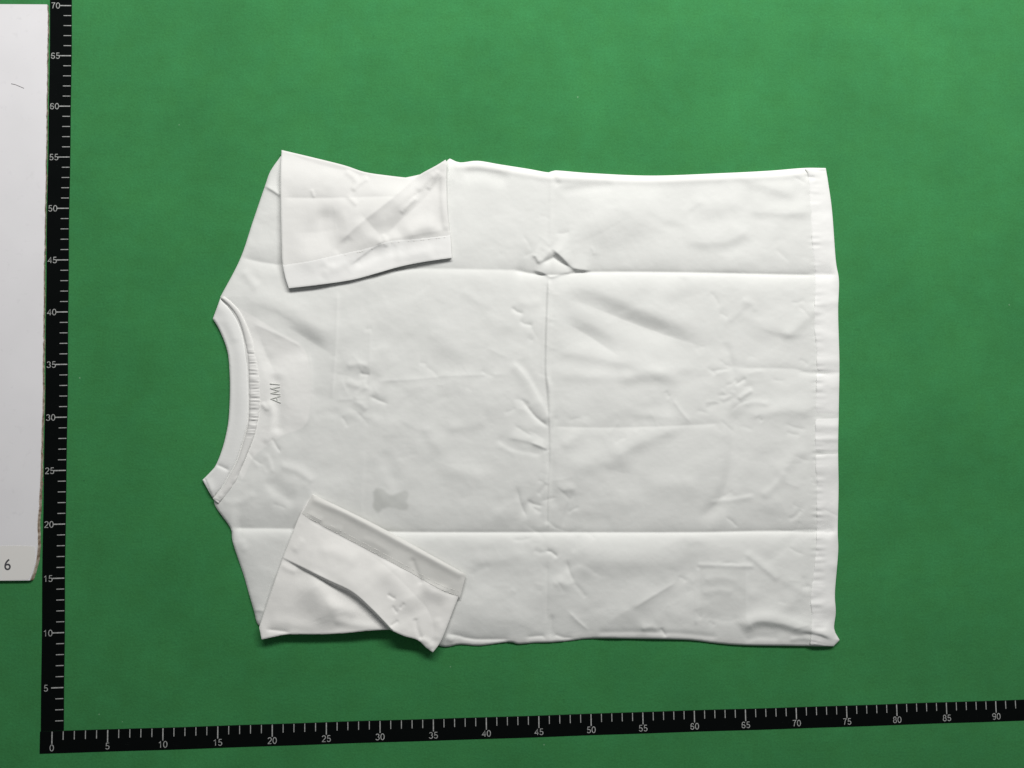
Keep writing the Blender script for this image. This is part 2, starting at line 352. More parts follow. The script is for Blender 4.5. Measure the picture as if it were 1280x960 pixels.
BODY_FOLDS = [
    # pressed packing folds
    ([(296, 321), (350, 331), (440, 335), (563, 336), (660, 338)], -.16, 7, 12, 'e', 18),
    ([(640, 338), (684, 344), (730, 340.5), (800, 340), (900, 341.5), (985, 343.5), (1049, 343)], -.25, 7, 15, 'e', 14),
    ([(288, 660), (365, 661), (500, 665), (690, 665.5), (860, 665.5), (950, 664), (1049, 664)], -.26, 7, 20, 'e', 14),
    ([(640, 338), (684, 344), (730, 340.5), (800, 340), (900, 341.5), (1020, 344)], -.045, 1.3, 1.8, 'e', 10), ([(400, 662), (500, 665), (690, 665.5), (860, 665.5), (950, 664), (1030, 664)], -.045, 1.3, 1.8, 'e', 10),
    ([(689, 208), (688.5, 250), (688, 300)], .03, 2.5, 2.5, 'g', 20),
    ([(656, 390), (664, 430), (668, 470), (672, 520)], -.06, 30, 24, 't', 20), ([(720, 560), (760, 585), (830, 600)], -.09, 40, 26, 't', 25), ([(520, 560), (570, 580), (640, 575)], -.07, 50, 30, 't', 30), ([(520, 420), (580, 436), (650, 430)], -.06, 50, 30, 't', 30), ([(930, 420), (985, 440), (1015, 430)], -.06, 30, 24, 't', 20), ([(790, 690), (850, 715), (930, 700)], -.10, 40, 30, 't', 25), ([(560, 700), (620, 735), (670, 730)], -.08, 45, 35, 't', 20),
    ([(686, 346), (685, 380), (683.5, 430), (683, 465), (687, 490), (688, 540), (686.5, 575), (684.5, 620), (684, 664)], .15, 6, 3, 'g', 10),
    ([(684, 346), (682.5, 380), (681, 430), (681, 468), (684, 500), (686, 560), (684, 620), (683.5, 664)], -.13, 6, 1.8, 'e', 6), ([(687.5, 480), (689, 540), (687, 575), (685, 620), (684.5, 662)], -.05, 3, 2, 'e', 8), ([(684, 560), (690, 600), (692, 640)], -.05, 4, 7, 'g', 12),
    ([(684, 700), (683.5, 740), (683, 779)], -.055, 2.5, 3, 'e', 12),
    ([(690, 765), (688, 803)], -.07, 3, 3, 'e', 4),
    ([(422, 362), (420.5, 420), (417.5, 465), (414.5, 500)], .045, 5, 1.6, 'e', 8),
    ([(414.5, 500), (440, 499), (462, 497)], .022, 2, 3, 'e', 5),
    ([(463, 405), (462, 450), (461.5, 498)], .03, 4, 2, 'e', 8),
    ([(455, 560), (452, 610), (450, 645)], .03, 9, 3, 'g', 15),
    ([(463, 477), (520, 474), (560, 470), (632, 468)], .035, 3, 6, 'e', 30),
    ([(690, 533), (760, 534.5), (850, 532), (905, 529)], -.055, 4, 7, 'e', 10),
    ([(918, 460), (990, 461), (1012, 467), (1049, 469)], -.055, 5, 5, 'e', 8),
    ([(690, 468), (760, 471), (860, 462), (915, 463)], .04, 8, 8, 'g', 20),
    # soft grey rolls right of the middle crease
    ([(692, 368), (735, 381), (790, 403), (850, 424), (912, 441)], -.40, 75, 19, 't', 34), ([(700, 356), (750, 364), (800, 384), (880, 420)], .05, 12, 24, 'g', 18),
    ([(700, 384), (745, 398), (790, 425), (850, 440)], .05, 16, 14, 'g', 25),
    ([(692, 398), (720, 410), (752, 430), (786, 453)], -.27, 48, 13, 't', 14), ([(700, 312), (750, 292), (812, 256)], -.20, 55, 34, 't', 24),
    ([(690, 438), (730, 442), (800, 458), (850, 470)], .07, 9, 16, 'g', 25),
    ([(700, 300), (760, 282), (830, 240)], .16, 26, 40, 'g', 25),
    ([(850, 300), (905, 300), (945, 280)], .07, 9, 20, 'g', 15),
    ([(860, 262), (900, 258), (940, 250)], .07, 14, 18, 'g', 15),
    ([(925, 222), (960, 232), (1000, 246)], .07, 8, 12, 'g', 15),
    ([(930, 262), (970, 265), (1022, 264)], .06, 7, 14, 'g', 12),
    ([(975, 425), (1000, 405), (1026, 378)], .07, 7, 10, 'g', 12),
    ([(925, 375), (940, 380), (946, 390)], .03, 4, 4, 'g', 6),
    ([(900, 407), (915, 398), (940, 372)], .03, 4, 7, 'g', 8),
    ([(906, 425), (914, 455), (917, 480)], -.08, 5, 5, 'g', 15),
    ([(918, 505), (918, 540), (913, 590), (900, 625), (872, 655)], -.12, 8, 12, 'g', 25),
    ([(930, 520), (980, 512), (1022, 516)], .06, 8, 12, 'g', 15),
    ([(918, 482), (926, 477), (934, 472)], -.07, 2, 3, 'e', 3), ([(922, 500), (930, 494), (942, 487)], .07, 3, 3.5, 'g', 4),
    ([(926, 505), (945, 503), (965, 506)], .05, 4, 4, 'g', 8), ([(900, 502), (910, 497), (920, 488)], .05, 3, 4, 'g', 5),
    ([(885, 465), (903, 462), (916, 462)], -.05, 3, 3, 'e', 5), ([(880, 512), (900, 503), (917, 499)], -.04, 4, 4, 'g', 6),
    ([(760, 575), (800, 552), (850, 532)], .07, 9, 14, 'g', 20), ([(838, 495), (852, 515), (866, 531)], .05, 4, 3, 'e', 6),
    ([(770, 475), (810, 470), (855, 476)], .06, 8, 9, 'g', 15), ([(700, 590), (760, 575), (800, 580)], .07, 12, 16, 'g', 20),
    ([(970, 600), (990, 575), (1012, 560)], .05, 7, 9, 'g', 12), ([(950, 622), (966, 610), (985, 590)], .05, 6, 5, 'g', 8),
    ([(885, 628), (915, 625), (945, 620)], .045, 4, 3, 'g', 8), ([(985, 650), (995, 645), (1002, 636)], -.05, 3, 3, 'g', 4),
    ([(955, 645), (970, 630), (985, 624)], .05, 12, 12, 'g', 6), ([(700, 560), (720, 545), (735, 520)], .05, 8, 8, 'g', 8),
    ([(800, 612), (840, 606), (880, 612)], .06, 14, 14, 'g', 15),
    # left of the middle crease
    ([(638, 452), (655, 470), (672, 498), (688, 530)], .08, 8, 4, 'g', 10), ([(651, 498), (670, 522), (688, 535)], -.13, 2.2, 3.2, 'e', 5),
    ([(648, 448), (662, 470), (676, 505)], -.04, 8, 6, 'g', 10),
    ([(632, 546), (660, 551), (686, 561)], .05, 3, 8, 'g', 7), ([(662, 553), (676, 558), (687, 563)], .06, 1.6, 3, 'e', 4),
    ([(618, 545), (640, 560), (680, 568)], -.05, 4, 6, 'g', 10),
    ([(638, 383), (646, 390), (656, 393)], -.08, 2, 2.5, 'e', 3), ([(648, 400), (655, 405), (668, 407)], -.06, 2, 3, 'e', 4),
    ([(575, 362), (600, 378), (615, 386)], .04, 6, 6, 'g', 8), ([(645, 375), (660, 380), (680, 378)], .04, 6, 6, 'g', 8),
    ([(545, 490), (570, 478), (590, 480)], .045, 14, 10, 'g', 10), ([(530, 430), (560, 432), (600, 450)], .06, 14, 20, 'g', 15),
    ([(540, 570), (580, 590), (620, 600)], .06, 14, 18, 'g', 15), ([(478, 560), (490, 590), (500, 610)], -.05, 10, 10, 'g', 12),
    ([(555, 535), (590, 532), (610, 522)], .05, 7, 9, 'g', 8),
    ([(448, 466), (456, 468), (464, 469)], -.08, 2.5, 3, 'e', 3), ([(460, 494), (472, 500), (487, 506)], -.08, 2.5, 3.5, 'e', 4),
    ([(440, 500), (452, 506), (460, 514)], .06, 4, 4, 'g', 4), ([(430, 475), (445, 482), (461, 482)], .06, 4, 5, 'g', 6),
    ([(432, 458), (448, 455), (462, 458)], .05, 4, 4, 'g', 6), ([(443, 500), (450, 488), (461, 484)], .04, 3, 3, 'g', 4),
    ([(455, 410), (460, 412), (466, 410)], -.03, 2, 3, 'e', 2),
    ([(645, 606), (651, 630), (660, 650)], -.075, 3.5, 3, 'e', 6), ([(657, 624), (666, 630), (681, 633)], -.08, 2.5, 3, 'e', 4),
    ([(718, 612), (708, 640), (702, 664)], -.06, 3, 4, 'e', 6), ([(672, 620), (678, 612), (684, 603)], -.05, 3, 3, 'g', 4),
    ([(690, 608), (705, 612), (722, 608)], .06, 4, 7, 'g', 6), ([(700, 645), (730, 650), (770, 652)], -.03, 10, 8, 'g', 12),
    # around the popped pinch at the crossing of the folds
    ([(664, 317.5), (670, 321), (675, 331)], .10, 1.6, 14, 'e', 3), ([(674, 332), (682, 321), (690, 309.5)], .06, 3, 10, 'e', 2),
    ([(688, 308), (703, 322), (717, 335), (742, 338.5)], .20, 2.4, 16, 'e', 4),
    ([(664, 337), (678, 341), (688, 346), (700, 343), (720, 339)], .17, 1.8, 13, 'e', 4),
    ([(674, 330), (684, 326), (692, 322), (702, 328), (720, 337)], -.19, 5, 5, 'e', 2),
    # lower panel
    ([(680, 688), (689, 690), (698, 698)], -.10, 2, 2.5, 'e', 3), ([(666, 687), (676, 691), (684, 689)], -.04, 3, 3, 'g', 4),
    ([(707, 698), (712, 715), (719, 731)], -.065, 3, 3, 'e', 5), ([(716, 728), (726, 738), (733, 748)], -.04, 3, 3, 'g', 4),
    ([(708, 762), (722, 776), (738, 790)], .05, 3, 2, 'e', 6), ([(690, 732), (702, 728), (714, 735)], .045, 4, 5, 'g', 5),
    ([(738, 796), (770, 772), (808, 749), (852, 723)], .22, 24, 40, 't', 14), ([(790, 762), (812, 748), (848, 726)], .05, 3, 4, 'e', 8),
    ([(700, 702), (770, 700), (860, 703)], .13, 20, 26, 'g', 25), ([(790, 790), (815, 778), (835, 770)], .08, 10, 12, 'g', 10),
    ([(585, 720), (600, 712), (615, 706)], -.03, 4, 5, 'g', 6), ([(585, 698), (620, 700), (660, 690)], .04, 8, 10, 'g', 15),
    ([(560, 745), (620, 770), (680, 776)], .09, 22, 30, 'g', 20),
    ([(825, 784), (829, 790), (833, 797)], -.08, 2, 2, 'e', 2), ([(800, 787), (815, 784), (824, 787)], .06, 3, 4, 'g', 4),
    ([(930, 690), (950, 705), (975, 727)], .06, 4, 6, 'g', 7), ([(870, 706), (905, 707), (944, 708)], .05, 3, 3, 'g', 5),
    ([(873, 708), (871, 740), (870, 782)], .05, 2.6, 2.6, 'g', 6), ([(933, 712), (932.5, 740), (932, 774)], .022, 2, 2, 'e', 5),
    ([(878, 725), (900, 722), (925, 727)], .03, 5, 4, 'g', 6), ([(876, 742), (900, 738), (918, 741)], .035, 5, 4, 'g', 6), ([(880, 770), (905, 775), (932, 772)], -.03, 4, 6, 'g', 6),
    ([(925, 790), (945, 776), (975, 778), (1000, 785), (1046, 797)], .19, 7, 12, 'g', 12), ([(930, 802), (945, 796), (975, 797)], -.05, 4, 5, 'g', 6),
    ([(1000, 792), (1020, 794), (1040, 801)], -.10, 2.2, 2.5, 'e', 5), ([(985, 800), (1005, 798), (1030, 803)], .06, 3, 3, 'g', 6),
    ([(1010, 735), (990, 750), (985, 770)], .05, 10, 10, 'g', 8),
    # edge rolls along the two side seams
    ([(565, 208), (600, 208), (650, 216), (690, 222), (740, 224), (815, 226), (900, 223), (1005, 218)], .09, 5, 5, 'g', 8),
    ([(575, 218), (605, 216), (640, 226)], -.09, 9, 7, 'g', 8), ([(690, 216), (694, 226), (700, 234)], -.06, 4, 4, 'g', 3), ([(700, 240), (730, 236), (770, 232)], -.045, 6, 5, 'g', 10),
    ([(1005, 219), (1011, 221.5), (1020, 222)], -.06, 2, 2, 'e', 3),
    ([(556, 792), (575, 795), (592, 799), (640, 799)], -.10, 2, 4, 'e', 6), ([(655, 797), (678, 795), (684, 800)], -.07, 2, 3, 'e', 4), ([(690, 801), (695, 794), (705, 797), (720, 797)], -.07, 2, 3, 'e', 4),
    ([(745, 791), (790, 790), (850, 792), (900, 797)], -.05, 3, 4, 'g', 10), ([(555, 796), (563, 799), (568, 803)], .09, 4, 4, 'g', 2),
    # neck
    ([(300, 378), (335, 380), (365, 395), (418, 428)], .07, 12, 16, 'g', 12), ([(350, 402), (385, 424), (422, 447)], -.32, 55, 18, 't', 12), ([(300, 376), (345, 392), (380, 412)], -.08, 20, 14, 't', 10),
    ([(313, 403), (345, 417), (382, 436)], .05, 4, 8, 'e', 6), ([(318, 408), (332, 442), (349, 480)], -.22, 12, 40, 't', 8),
    ([(344, 465), (346, 500), (348, 545)], -.10, 7, 8, 'g', 12), ([(386, 440), (389, 480), (388, 515), (378, 538)], .055, 16, 3, 'e', 10),
    ([(333, 500), (338, 508), (341, 520), (339, 540), (330, 556)], .10, 6, 5, 'g', 6), ([(326, 503), (331, 509), (336, 514)], .07, 3, 3, 'g', 3),
    ([(339, 546), (345, 557), (352, 568)], -.07, 2, 2.5, 'e', 4), ([(333, 565), (338, 582), (342, 594)], .05, 5, 3, 'g', 5),
    ([(348, 581), (372, 589), (394, 604)], .07, 5, 6, 'g', 6), ([(330, 598), (350, 614), (372, 632)], -.10, 9, 11, 'g', 8), ([(378, 600), (386, 612), (390, 626)], .04, 6, 6, 'g', 5),
    ([(329, 231), (341, 238), (354, 247)], .13, 1.6, 7, 'e', 1), ([(316, 762), (322, 763), (332, 764)], .06, 2, 4, 'e', 1),
    ([(303, 335), (312, 350), (325, 362)], .06, 6, 6, 'g', 6), ([(300, 672), (304, 684), (312, 690)], .05, 6, 6, 'g', 6), ([(276, 628), (300, 628), (320, 615)], .04, 5, 5, 'g', 8),
    ([(418, 520), (440, 518), (480, 530)], .03, 6, 6, 'g', 10), ([(390, 522), (410, 516), (432, 520)], -.03, 5, 5, 'g', 8),
]
# lesser creases: soft ones anywhere, short crisp ones gathered about the fold crossings
def crease(cx, cy, l, a, h, w0, w1, kind):
    b = RNG.uniform(-.25, .25) * l
    BODY_FOLDS.append(([(cx - l * math.cos(a), cy - l * math.sin(a)), (cx + b * -math.sin(a), cy + b * math.cos(a)), (cx + l * math.cos(a), cy + l * math.sin(a))], h, w0, w1, kind, l * .6))
for _ in range(90):
    crease(RNG.uniform(430, 1005), RNG.uniform(240, 785), RNG.uniform(10, 40), RNG.uniform(-.9, .9), RNG.uniform(-.03, .036), RNG.uniform(4, 9), RNG.uniform(5, 12), 'g')
for cx, cy, sx, sy, n_ in ((684, 480, 22, 120, 46), (684, 700, 20, 60, 16), (917, 480, 26, 40, 26), (917, 600, 18, 40, 8), (452, 478, 18, 26, 18), (560, 470, 70, 10, 10), (800, 534, 80, 10, 12), (1000, 300, 14, 60, 12), (1000, 560, 14, 130, 26), (1000, 740, 14, 40, 10), (350, 560, 18, 30, 10), (690, 320, 22, 14, 10), (880, 740, 40, 25, 10)):
    for _ in range(n_):
        crease(RNG.normal(cx, sx), RNG.normal(cy, sy), RNG.uniform(5, 18), RNG.normal(.35, .6), RNG.uniform(-.04, .025), RNG.uniform(1.5, 3.5), RNG.uniform(1.8, 4.5), 'e')

def z_body(U, V, sd):
    Z = .24 + .16 * (1 - np.exp(-sd / 5.0)) + .20 * (1 - np.exp(-sd / 60)) + .09 * vnoise(U, V, 90, 70, 1, .3) + .045 * vnoise(U, V, 30, 22, 2, -.4) + .009 * vnoise(U, V, 13, 9, 3, .5) + .0035 * vnoise(U, V, 5, 4, 5)
    add_folds(Z, U, V, BODY_FOLDS)
    # puckers beside the bottom hem stitching
    st = 1019 + 4 * np.sin((V - 300) / 160)
    amp = .55 + .45 * vnoise(V, V * 0, 26, 10, 8)
    Z += .045 * amp * np.exp(-((U - st) / 7) ** 2) * vnoise(U * 0, V, 9, 4.2, 9)
    return np.maximum(Z, .08)

def mark_body(U, V):
    # the chest emblem on the other side showing grey through the cloth, and the care label inside
    EM = smooth_loop([(466.5, 615), (470, 610.5), (478, 611.5), (487, 619), (491.5, 619), (497, 617), (506, 613.5), (511, 617), (509.5, 623), (507.5, 626.5), (510.5, 631.5), (508.5, 637.5), (502, 637.5), (495, 635.5), (485, 634.5), (478, 636.5), (473, 641), (468, 637), (466, 631), (467.5, 625.5), (467, 620)], (), 3)
    k = (np.abs(U - 488) < 40) & (np.abs(V - 626) < 32); em = np.zeros(U.shape)
    d = dist_line(U[k], V[k], np.vstack([EM, EM[:1]]))[0] * np.where(inside(U[k], V[k], EM), 1, -1)
    em[k] = .36 * ss(d, -2.6, 2.6) * (1 + .12 * vnoise(U[k], V[k], 12, 10, 77)) * np.interp(U[k], [466, 490, 510], [1.08, .95, .8])
    lab = .08 * ss(U, 873, 877) * ss(-U, -934, -931) * ss(V, 708, 712) * ss(-V, -775, -771)
    return np.maximum(em, lab)

MOON = smooth_loop([(292, 382), (318, 396), (350, 416), (376, 431), (386, 452), (389, 485), (387, 515), (379, 534), (352, 545), (318, 570), (300, 595), (296, 480)], (), 5)
def double_body(U, V, sd):
    # two layers lie under the half-moon neck facing and along the side seams: less see-through
    k = (U < 400) & (V > 370) & (V < 610); out = np.zeros(U.shape)
    d = dist_line(U[k], V[k], np.vstack([MOON, MOON[:1]]))[0] * np.where(inside(U[k], V[k], MOON), 1, -1)
    out[k] = .85 * ss(d, -1.5, 1.5)
    side_ = ((V < 240) | (V > 770)) & (U > 560)
    return np.where(side_, .6 * ss(-sd, -10, -7), out)

body = cloth_patch('back_panel', BODY_L, z_body, M_SHIRT, shirt, 1.2, None, mark_body, double_body, 2.2, .10)
body['label'] = 'wrinkled white back panel with pressed packing folds'

def zb(U, V): return z_body(np.atleast_1d(np.asarray(U, float)), np.atleast_1d(np.asarray(V, float)), np.full(np.atleast_1d(U).shape, 40.0))

# ---- bottom hem
hem_in = [(1007, 211), (1011, 225), (1015, 300), (1019, 350), (1018, 400), (1021, 450), (1020, 500), (1019, 560), (1021, 610), (1021, 660), (1019, 700), (1014, 745), (1015, 772), (1014, 793), (1013, 805.5)]
hem_out = [(1042, 807.6), (1049.5, 800), (1042.7, 786), (1044.7, 765), (1043.7, 740), (1047.7, 690), (1047.2, 662), (1048.2, 610), (1047.7, 560), (1048.7, 500), (1049.2, 450), (1047.7, 390), (1048.7, 351), (1044.7, 325), (1040.2, 265), (1035.2, 228), (1032.2, 210)]
HEM_L = np.vstack([smooth_line(hem_in, 4)[:-1], [hem_in[-1]], smooth_line(hem_out, 4, {1})])
HEM_O = np.array(hem_out, float)
def z_hem(U, V, sd):
    Z = z_body(U, V, dist_line(U, V, HEM_O)[0]) + .045
    a = .5 + .5 * vnoise(V * 0, V, 10, 30, 21)
    Z += .045 * a * vnoise(U, V, 16, 5.0, 22) * ss(-U, -1042, -1022)
    for y, h, wd in ((300, .05, 7), (378, .06, 6), (420, .05, 9), (452, .05, 6), (480, .07, 9), (533, .07, 5), (549, .07, 4), (585, .06, 9), (640, .05, 12), (670, .07, 8), (708, .06, 7), (758, .08, 9), (520, -.07, 5), (566, -.06, 3), (466, -.05, 3), (265, -.04, 6)):
        Z += h * np.exp(-((V - y) / wd) ** 2)
    return Z
hem = cloth_patch('bottom_hem', HEM_L, z_hem, M_HEM, shirt, 1.2, None, None, None, 2.2, .05)

# ---- ribbed collar and neck tape
def ring_between(a, b): return np.vstack([smooth_line(a, 3), smooth_line(b, 3)[::-1]])
COL_L = ring_between(COLLAR_OUT, COLLAR_IN)
cin = smooth_line(COLLAR_IN, 4); cout = smooth_line(COLLAR_OUT, 4)
def z_collar(U, V, sd):
    di = dist_line(U, V, cin)[0]; do = dist_line(U, V, cout)[0]
    Z = .34 + .12 * np.exp(-((di - 9) / 9) ** 2) - .07 * np.exp(-di / 1.8) + .012 * vnoise(U, V, 20, 30, 31) + .03 * np.exp(-(do / 5) ** 2)
    add_folds(Z, U, V, [([(269, 580), (278, 584), (288, 589)], -.09, 1.6, 2.4, 'e', 1), ([(258, 597), (262, 608), (268, 618)], .05, 5, 5, 'g', 4), ([(268, 400), (282, 404), (296, 430)], .04, 6, 6, 'g', 6)])
    return Z
collar = cloth_patch('collar', COL_L, z_collar, M_RIB, shirt, 1.1, None, None, None, 3, .14)
collar['label'] = 'smooth white rib collar'
BAND_L = ring_between(COLLAR_IN, BAND_OUT)
bo_ = smooth_line(BAND_OUT, 4)
def z_band(U, V, sd):
    d1 = dist_line(U, V, cin)[0]; d2 = dist_line(U, V, bo_)[0]; t = d1 / (d1 + d2 + 1e-6)
    puck = ss(V, 425, 450) * ss(-V, -552, -535)
    Z = .46 + .10 * np.sin(np.pi * np.clip(t, 0, 1)) ** .8 + .012 * vnoise(U, V, 8, 14, 33)
    Z += puck * (.060 * vnoise(U, V, 30, 2.4, 34, .04) + .035 * vnoise(U, V, 12, 1.7, 35, -.06)) * (.35 + .65 * np.sin(np.pi * np.clip(t, 0, 1)))
    add_folds(Z, U, V, [([(296, 600), (288, 612), (272, 626)], -.06, 2, 2, 'e', 3), ([(306, 576), (300, 588), (292, 600)], -.04, 1.5, 2, 'e', 3), ([(272, 621), (282, 620), (292, 606)], .05, 3, 3, 'g', 3)])
    return Z
band = cloth_patch('neck_tape', BAND_L, z_band, M_SLEEVE, shirt, .9, None, None, None, 2.0, .09)
band['label'] = 'puckered stitched tape along the collar seam'

# ---- embroidered letters below the collar, reading bottom to top
def tube(name, paths, r, m, parent, flat=.6, nseg=6):
    V = []; F = []
    for P in paths:
        P = [np.array(a, float) for a in P]
        for i, c in enumerate(P):
            t = P[min(i + 1, len(P) - 1)] - P[max(i - 1, 0)]; t /= np.linalg.norm(t) + 1e-9
            sd = np.cross(t, (0, 0, 1)); sd /= np.linalg.norm(sd) + 1e-9; up = np.cross(sd, t)
            for k in range(nseg):
                a = 2 * math.pi * k / nseg
                V.append(c + r * math.cos(a) * sd + r * flat * math.sin(a) * up)
        b = len(V) - len(P) * nseg
        for i in range(len(P) - 1):
            for k in range(nseg):
                k2 = (k + 1) % nseg
                F.append((b + i * nseg + k, b + i * nseg + k2, b + (i + 1) * nseg + k2, b + (i + 1) * nseg + k))
        F.append(tuple(b + k for k in range(nseg))[::-1]); F.append(tuple(b + (len(P) - 1) * nseg + k for k in range(nseg)))
    me = bpy.data.meshes.new(name); me.from_pydata([Vector(v) * CM for v in V], [], F); me.update()
    me.polygons.foreach_set('use_smooth', [True] * len(me.polygons))
    return link(name, me, m, parent)
def on_cloth(pts, dz=.03, n=4):
    out = []
    for a, b in zip(pts[:-1], pts[1:]):
        for t in np.arange(n) / n: out.append((a[0] + (b[0] - a[0]) * t, a[1] + (b[1] - a[1]) * t))
    out.append(pts[-1]); A = np.array(out)
    z = zb(A[:, 0], A[:, 1]) + dz; x, y = table(A[:, 0], A[:, 1], z)
    return list(zip(x, y, z))
EMB = {'A': [[(351, 503.5), (338.5, 498.5), (350.5, 495)], [(346.5, 501.5), (346, 496.5)]],
       'M': [[(350.5, 493), (338.5, 491.5), (349, 488.3), (338, 485.5), (350, 483.8)]],
       'I': [[(349.5, 480.6), (337.5, 479.6)]]}
for ch, paths in EMB.items():
    tube('embroidered_letter', [on_cloth(P_) for P_ in paths], .062, M_EMB, shirt, .5)

# ---- sleeve folded over the upper panel
UPS = [(352, 187.5), (390, 196.5), (430, 206.5), (456, 215), (486, 219.5), (517, 223), (530, 215), (545, 207), (557, 199.5), (559, 204), (558, 216), (559, 262), (563, 295), (564.5, 322),
       (530, 327), (500, 333), (470, 341.5), (440, 349.5), (400, 355.5), (361, 360), (357, 348), (353, 328), (351.5, 280), (350.5, 225)]
UPS_L = smooth_loop(UPS, {0, 5, 8, 13, 19}, 4)
UP_FOLDS = [
    ([(352, 247), (400, 247.5), (445, 246.5), (500, 245)], -.07, 5, 6, 'e', 6), ([(389, 236), (391, 242), (393, 248)], .05, 2, 2, 'g', 2),
    ([(430, 213), (442, 221), (448, 229)], .08, 4, 4, 'g', 4), ([(440, 240), (448, 230), (462, 222)], .09, 3, 4, 'g', 4), ([(432, 243), (440, 250), (448, 258)], .06, 3, 4, 'g', 4), ([(388, 268), (412, 274), (432, 270)], -.10, 14, 12, 'g', 8), ([(505, 262), (512, 250), (530, 236)], -.05, 3, 4, 'e', 5), ([(440, 330), (470, 320), (500, 312)], -.05, 6, 8, 'g', 8),
    ([(395, 215), (430, 222), (440, 228)], .03, 8, 8, 'g', 8),
    ([(362, 290), (400, 290), (434, 282)], -.24, 34, 26, 't', 14), ([(360, 326), (395, 320), (425, 306)], .06, 14, 20, 'g', 10),
    ([(414, 312), (432, 296), (470, 265), (495, 244), (530, 213)], .50, 42, 34, 't', 10), ([(425, 304), (445, 283), (490, 247), (520, 222)], .06, 3, 5, 'e', 8),
    ([(474, 305), (500, 276), (530, 248), (560, 212)], -.30, 20, 15, 't', 8), ([(434, 336), (456, 318), (480, 300)], -.22, 14, 11, 't', 6), ([(446, 262), (462, 280), (480, 300)], -.18, 12, 14, 't', 6), ([(480, 301), (505, 316), (520, 324)], -.07, 12, 10, 't', 6),
    ([(480, 300), (515, 294), (560, 286)], .09, 10, 10, 't', 6), ([(520, 240), (532, 228), (545, 215)], .08, 4, 5, 'g', 5), ([(534, 238), (541, 226), (548, 212)], .08, 3.5, 3.5, 'g', 4), ([(500, 268), (508, 258), (522, 246)], .07, 3, 4, 'g', 4),
    ([(500, 296), (525, 284), (552, 280)], .13, 9, 12, 'g', 8), ([(436, 332), (460, 314), (482, 299)], .09, 2.5, 6, 'e', 6), ([(418, 318), (428, 306), (440, 296)], -.05, 5, 5, 'g', 5),
    ([(470, 305), (480, 300), (488, 305)], .07, 5, 5, 'g', 3), ([(478, 292), (483, 302), (482, 310)], .05, 3, 3, 'g', 3), ([(400, 345), (430, 330), (455, 318)], .05, 7, 6, 'g', 8), ([(490, 322), (515, 318), (545, 316)], .06, 8, 8, 'g', 8),
    ([(400, 325), (410, 332), (420, 334)], .03, 4, 4, 'g', 5), ([(553, 214), (553.5, 250), (557, 290)], .09, 3.5, 5, 'g', 8),
]
def z_up(U, V, sd):
    low = np.array([(361, 360), (400, 355.5), (440, 349.5), (470, 341.5), (500, 333), (530, 327), (564, 322)], float)
    d, _, s, tot, _, _ = dist_line(U, V, low)
    lift = np.interp(s, [0, 40, 110, 160, tot], [.14, .18, .15, .07, .04])
    left = .12 * np.exp(-np.maximum(U - 351, 0) / 14)
    Z = .86 + (lift - .1) * np.exp(-(d / 55) ** 2) + left + .025 * vnoise(U, V, 26, 20, 41, .5) + .008 * vnoise(U, V, 10, 8, 42)
    add_folds(Z, U, V, UP_FOLDS)
    top = np.array([(352, 187.5), (456, 215), (517, 223)], float)
    Z -= .45 * np.exp(-(dist_line(U, V, top)[0] / 20) ** 2)
    return np.maximum(Z, .46)
sl1 = cloth_patch('sleeve', UPS_L, z_up, M_SLEEVE, shirt, 1.1, .14, None, None, 2.0, .07)
sl1['label'] = 'sleeve folded down over the upper panel, cuff twisted'
UHEM_L = np.vstack([smooth_line([(353.5, 331), (390, 325), (428, 316.5), (458, 310), (486, 301), (520, 298), (562.8, 293.5)], 4), smooth_line([(564.7, 322.2), (530, 327.2), (500, 333.2), (470, 341.7), (440, 349.7), (400, 355.7), (361, 360.2)], 4), [(357, 348)]])
cloth_patch('sleeve_hem', UHEM_L, lambda U, V, sd: z_up(U, V, sd) + .014, M_HEM, sl1, 1.1, .10, None, None, 2.5, .03)

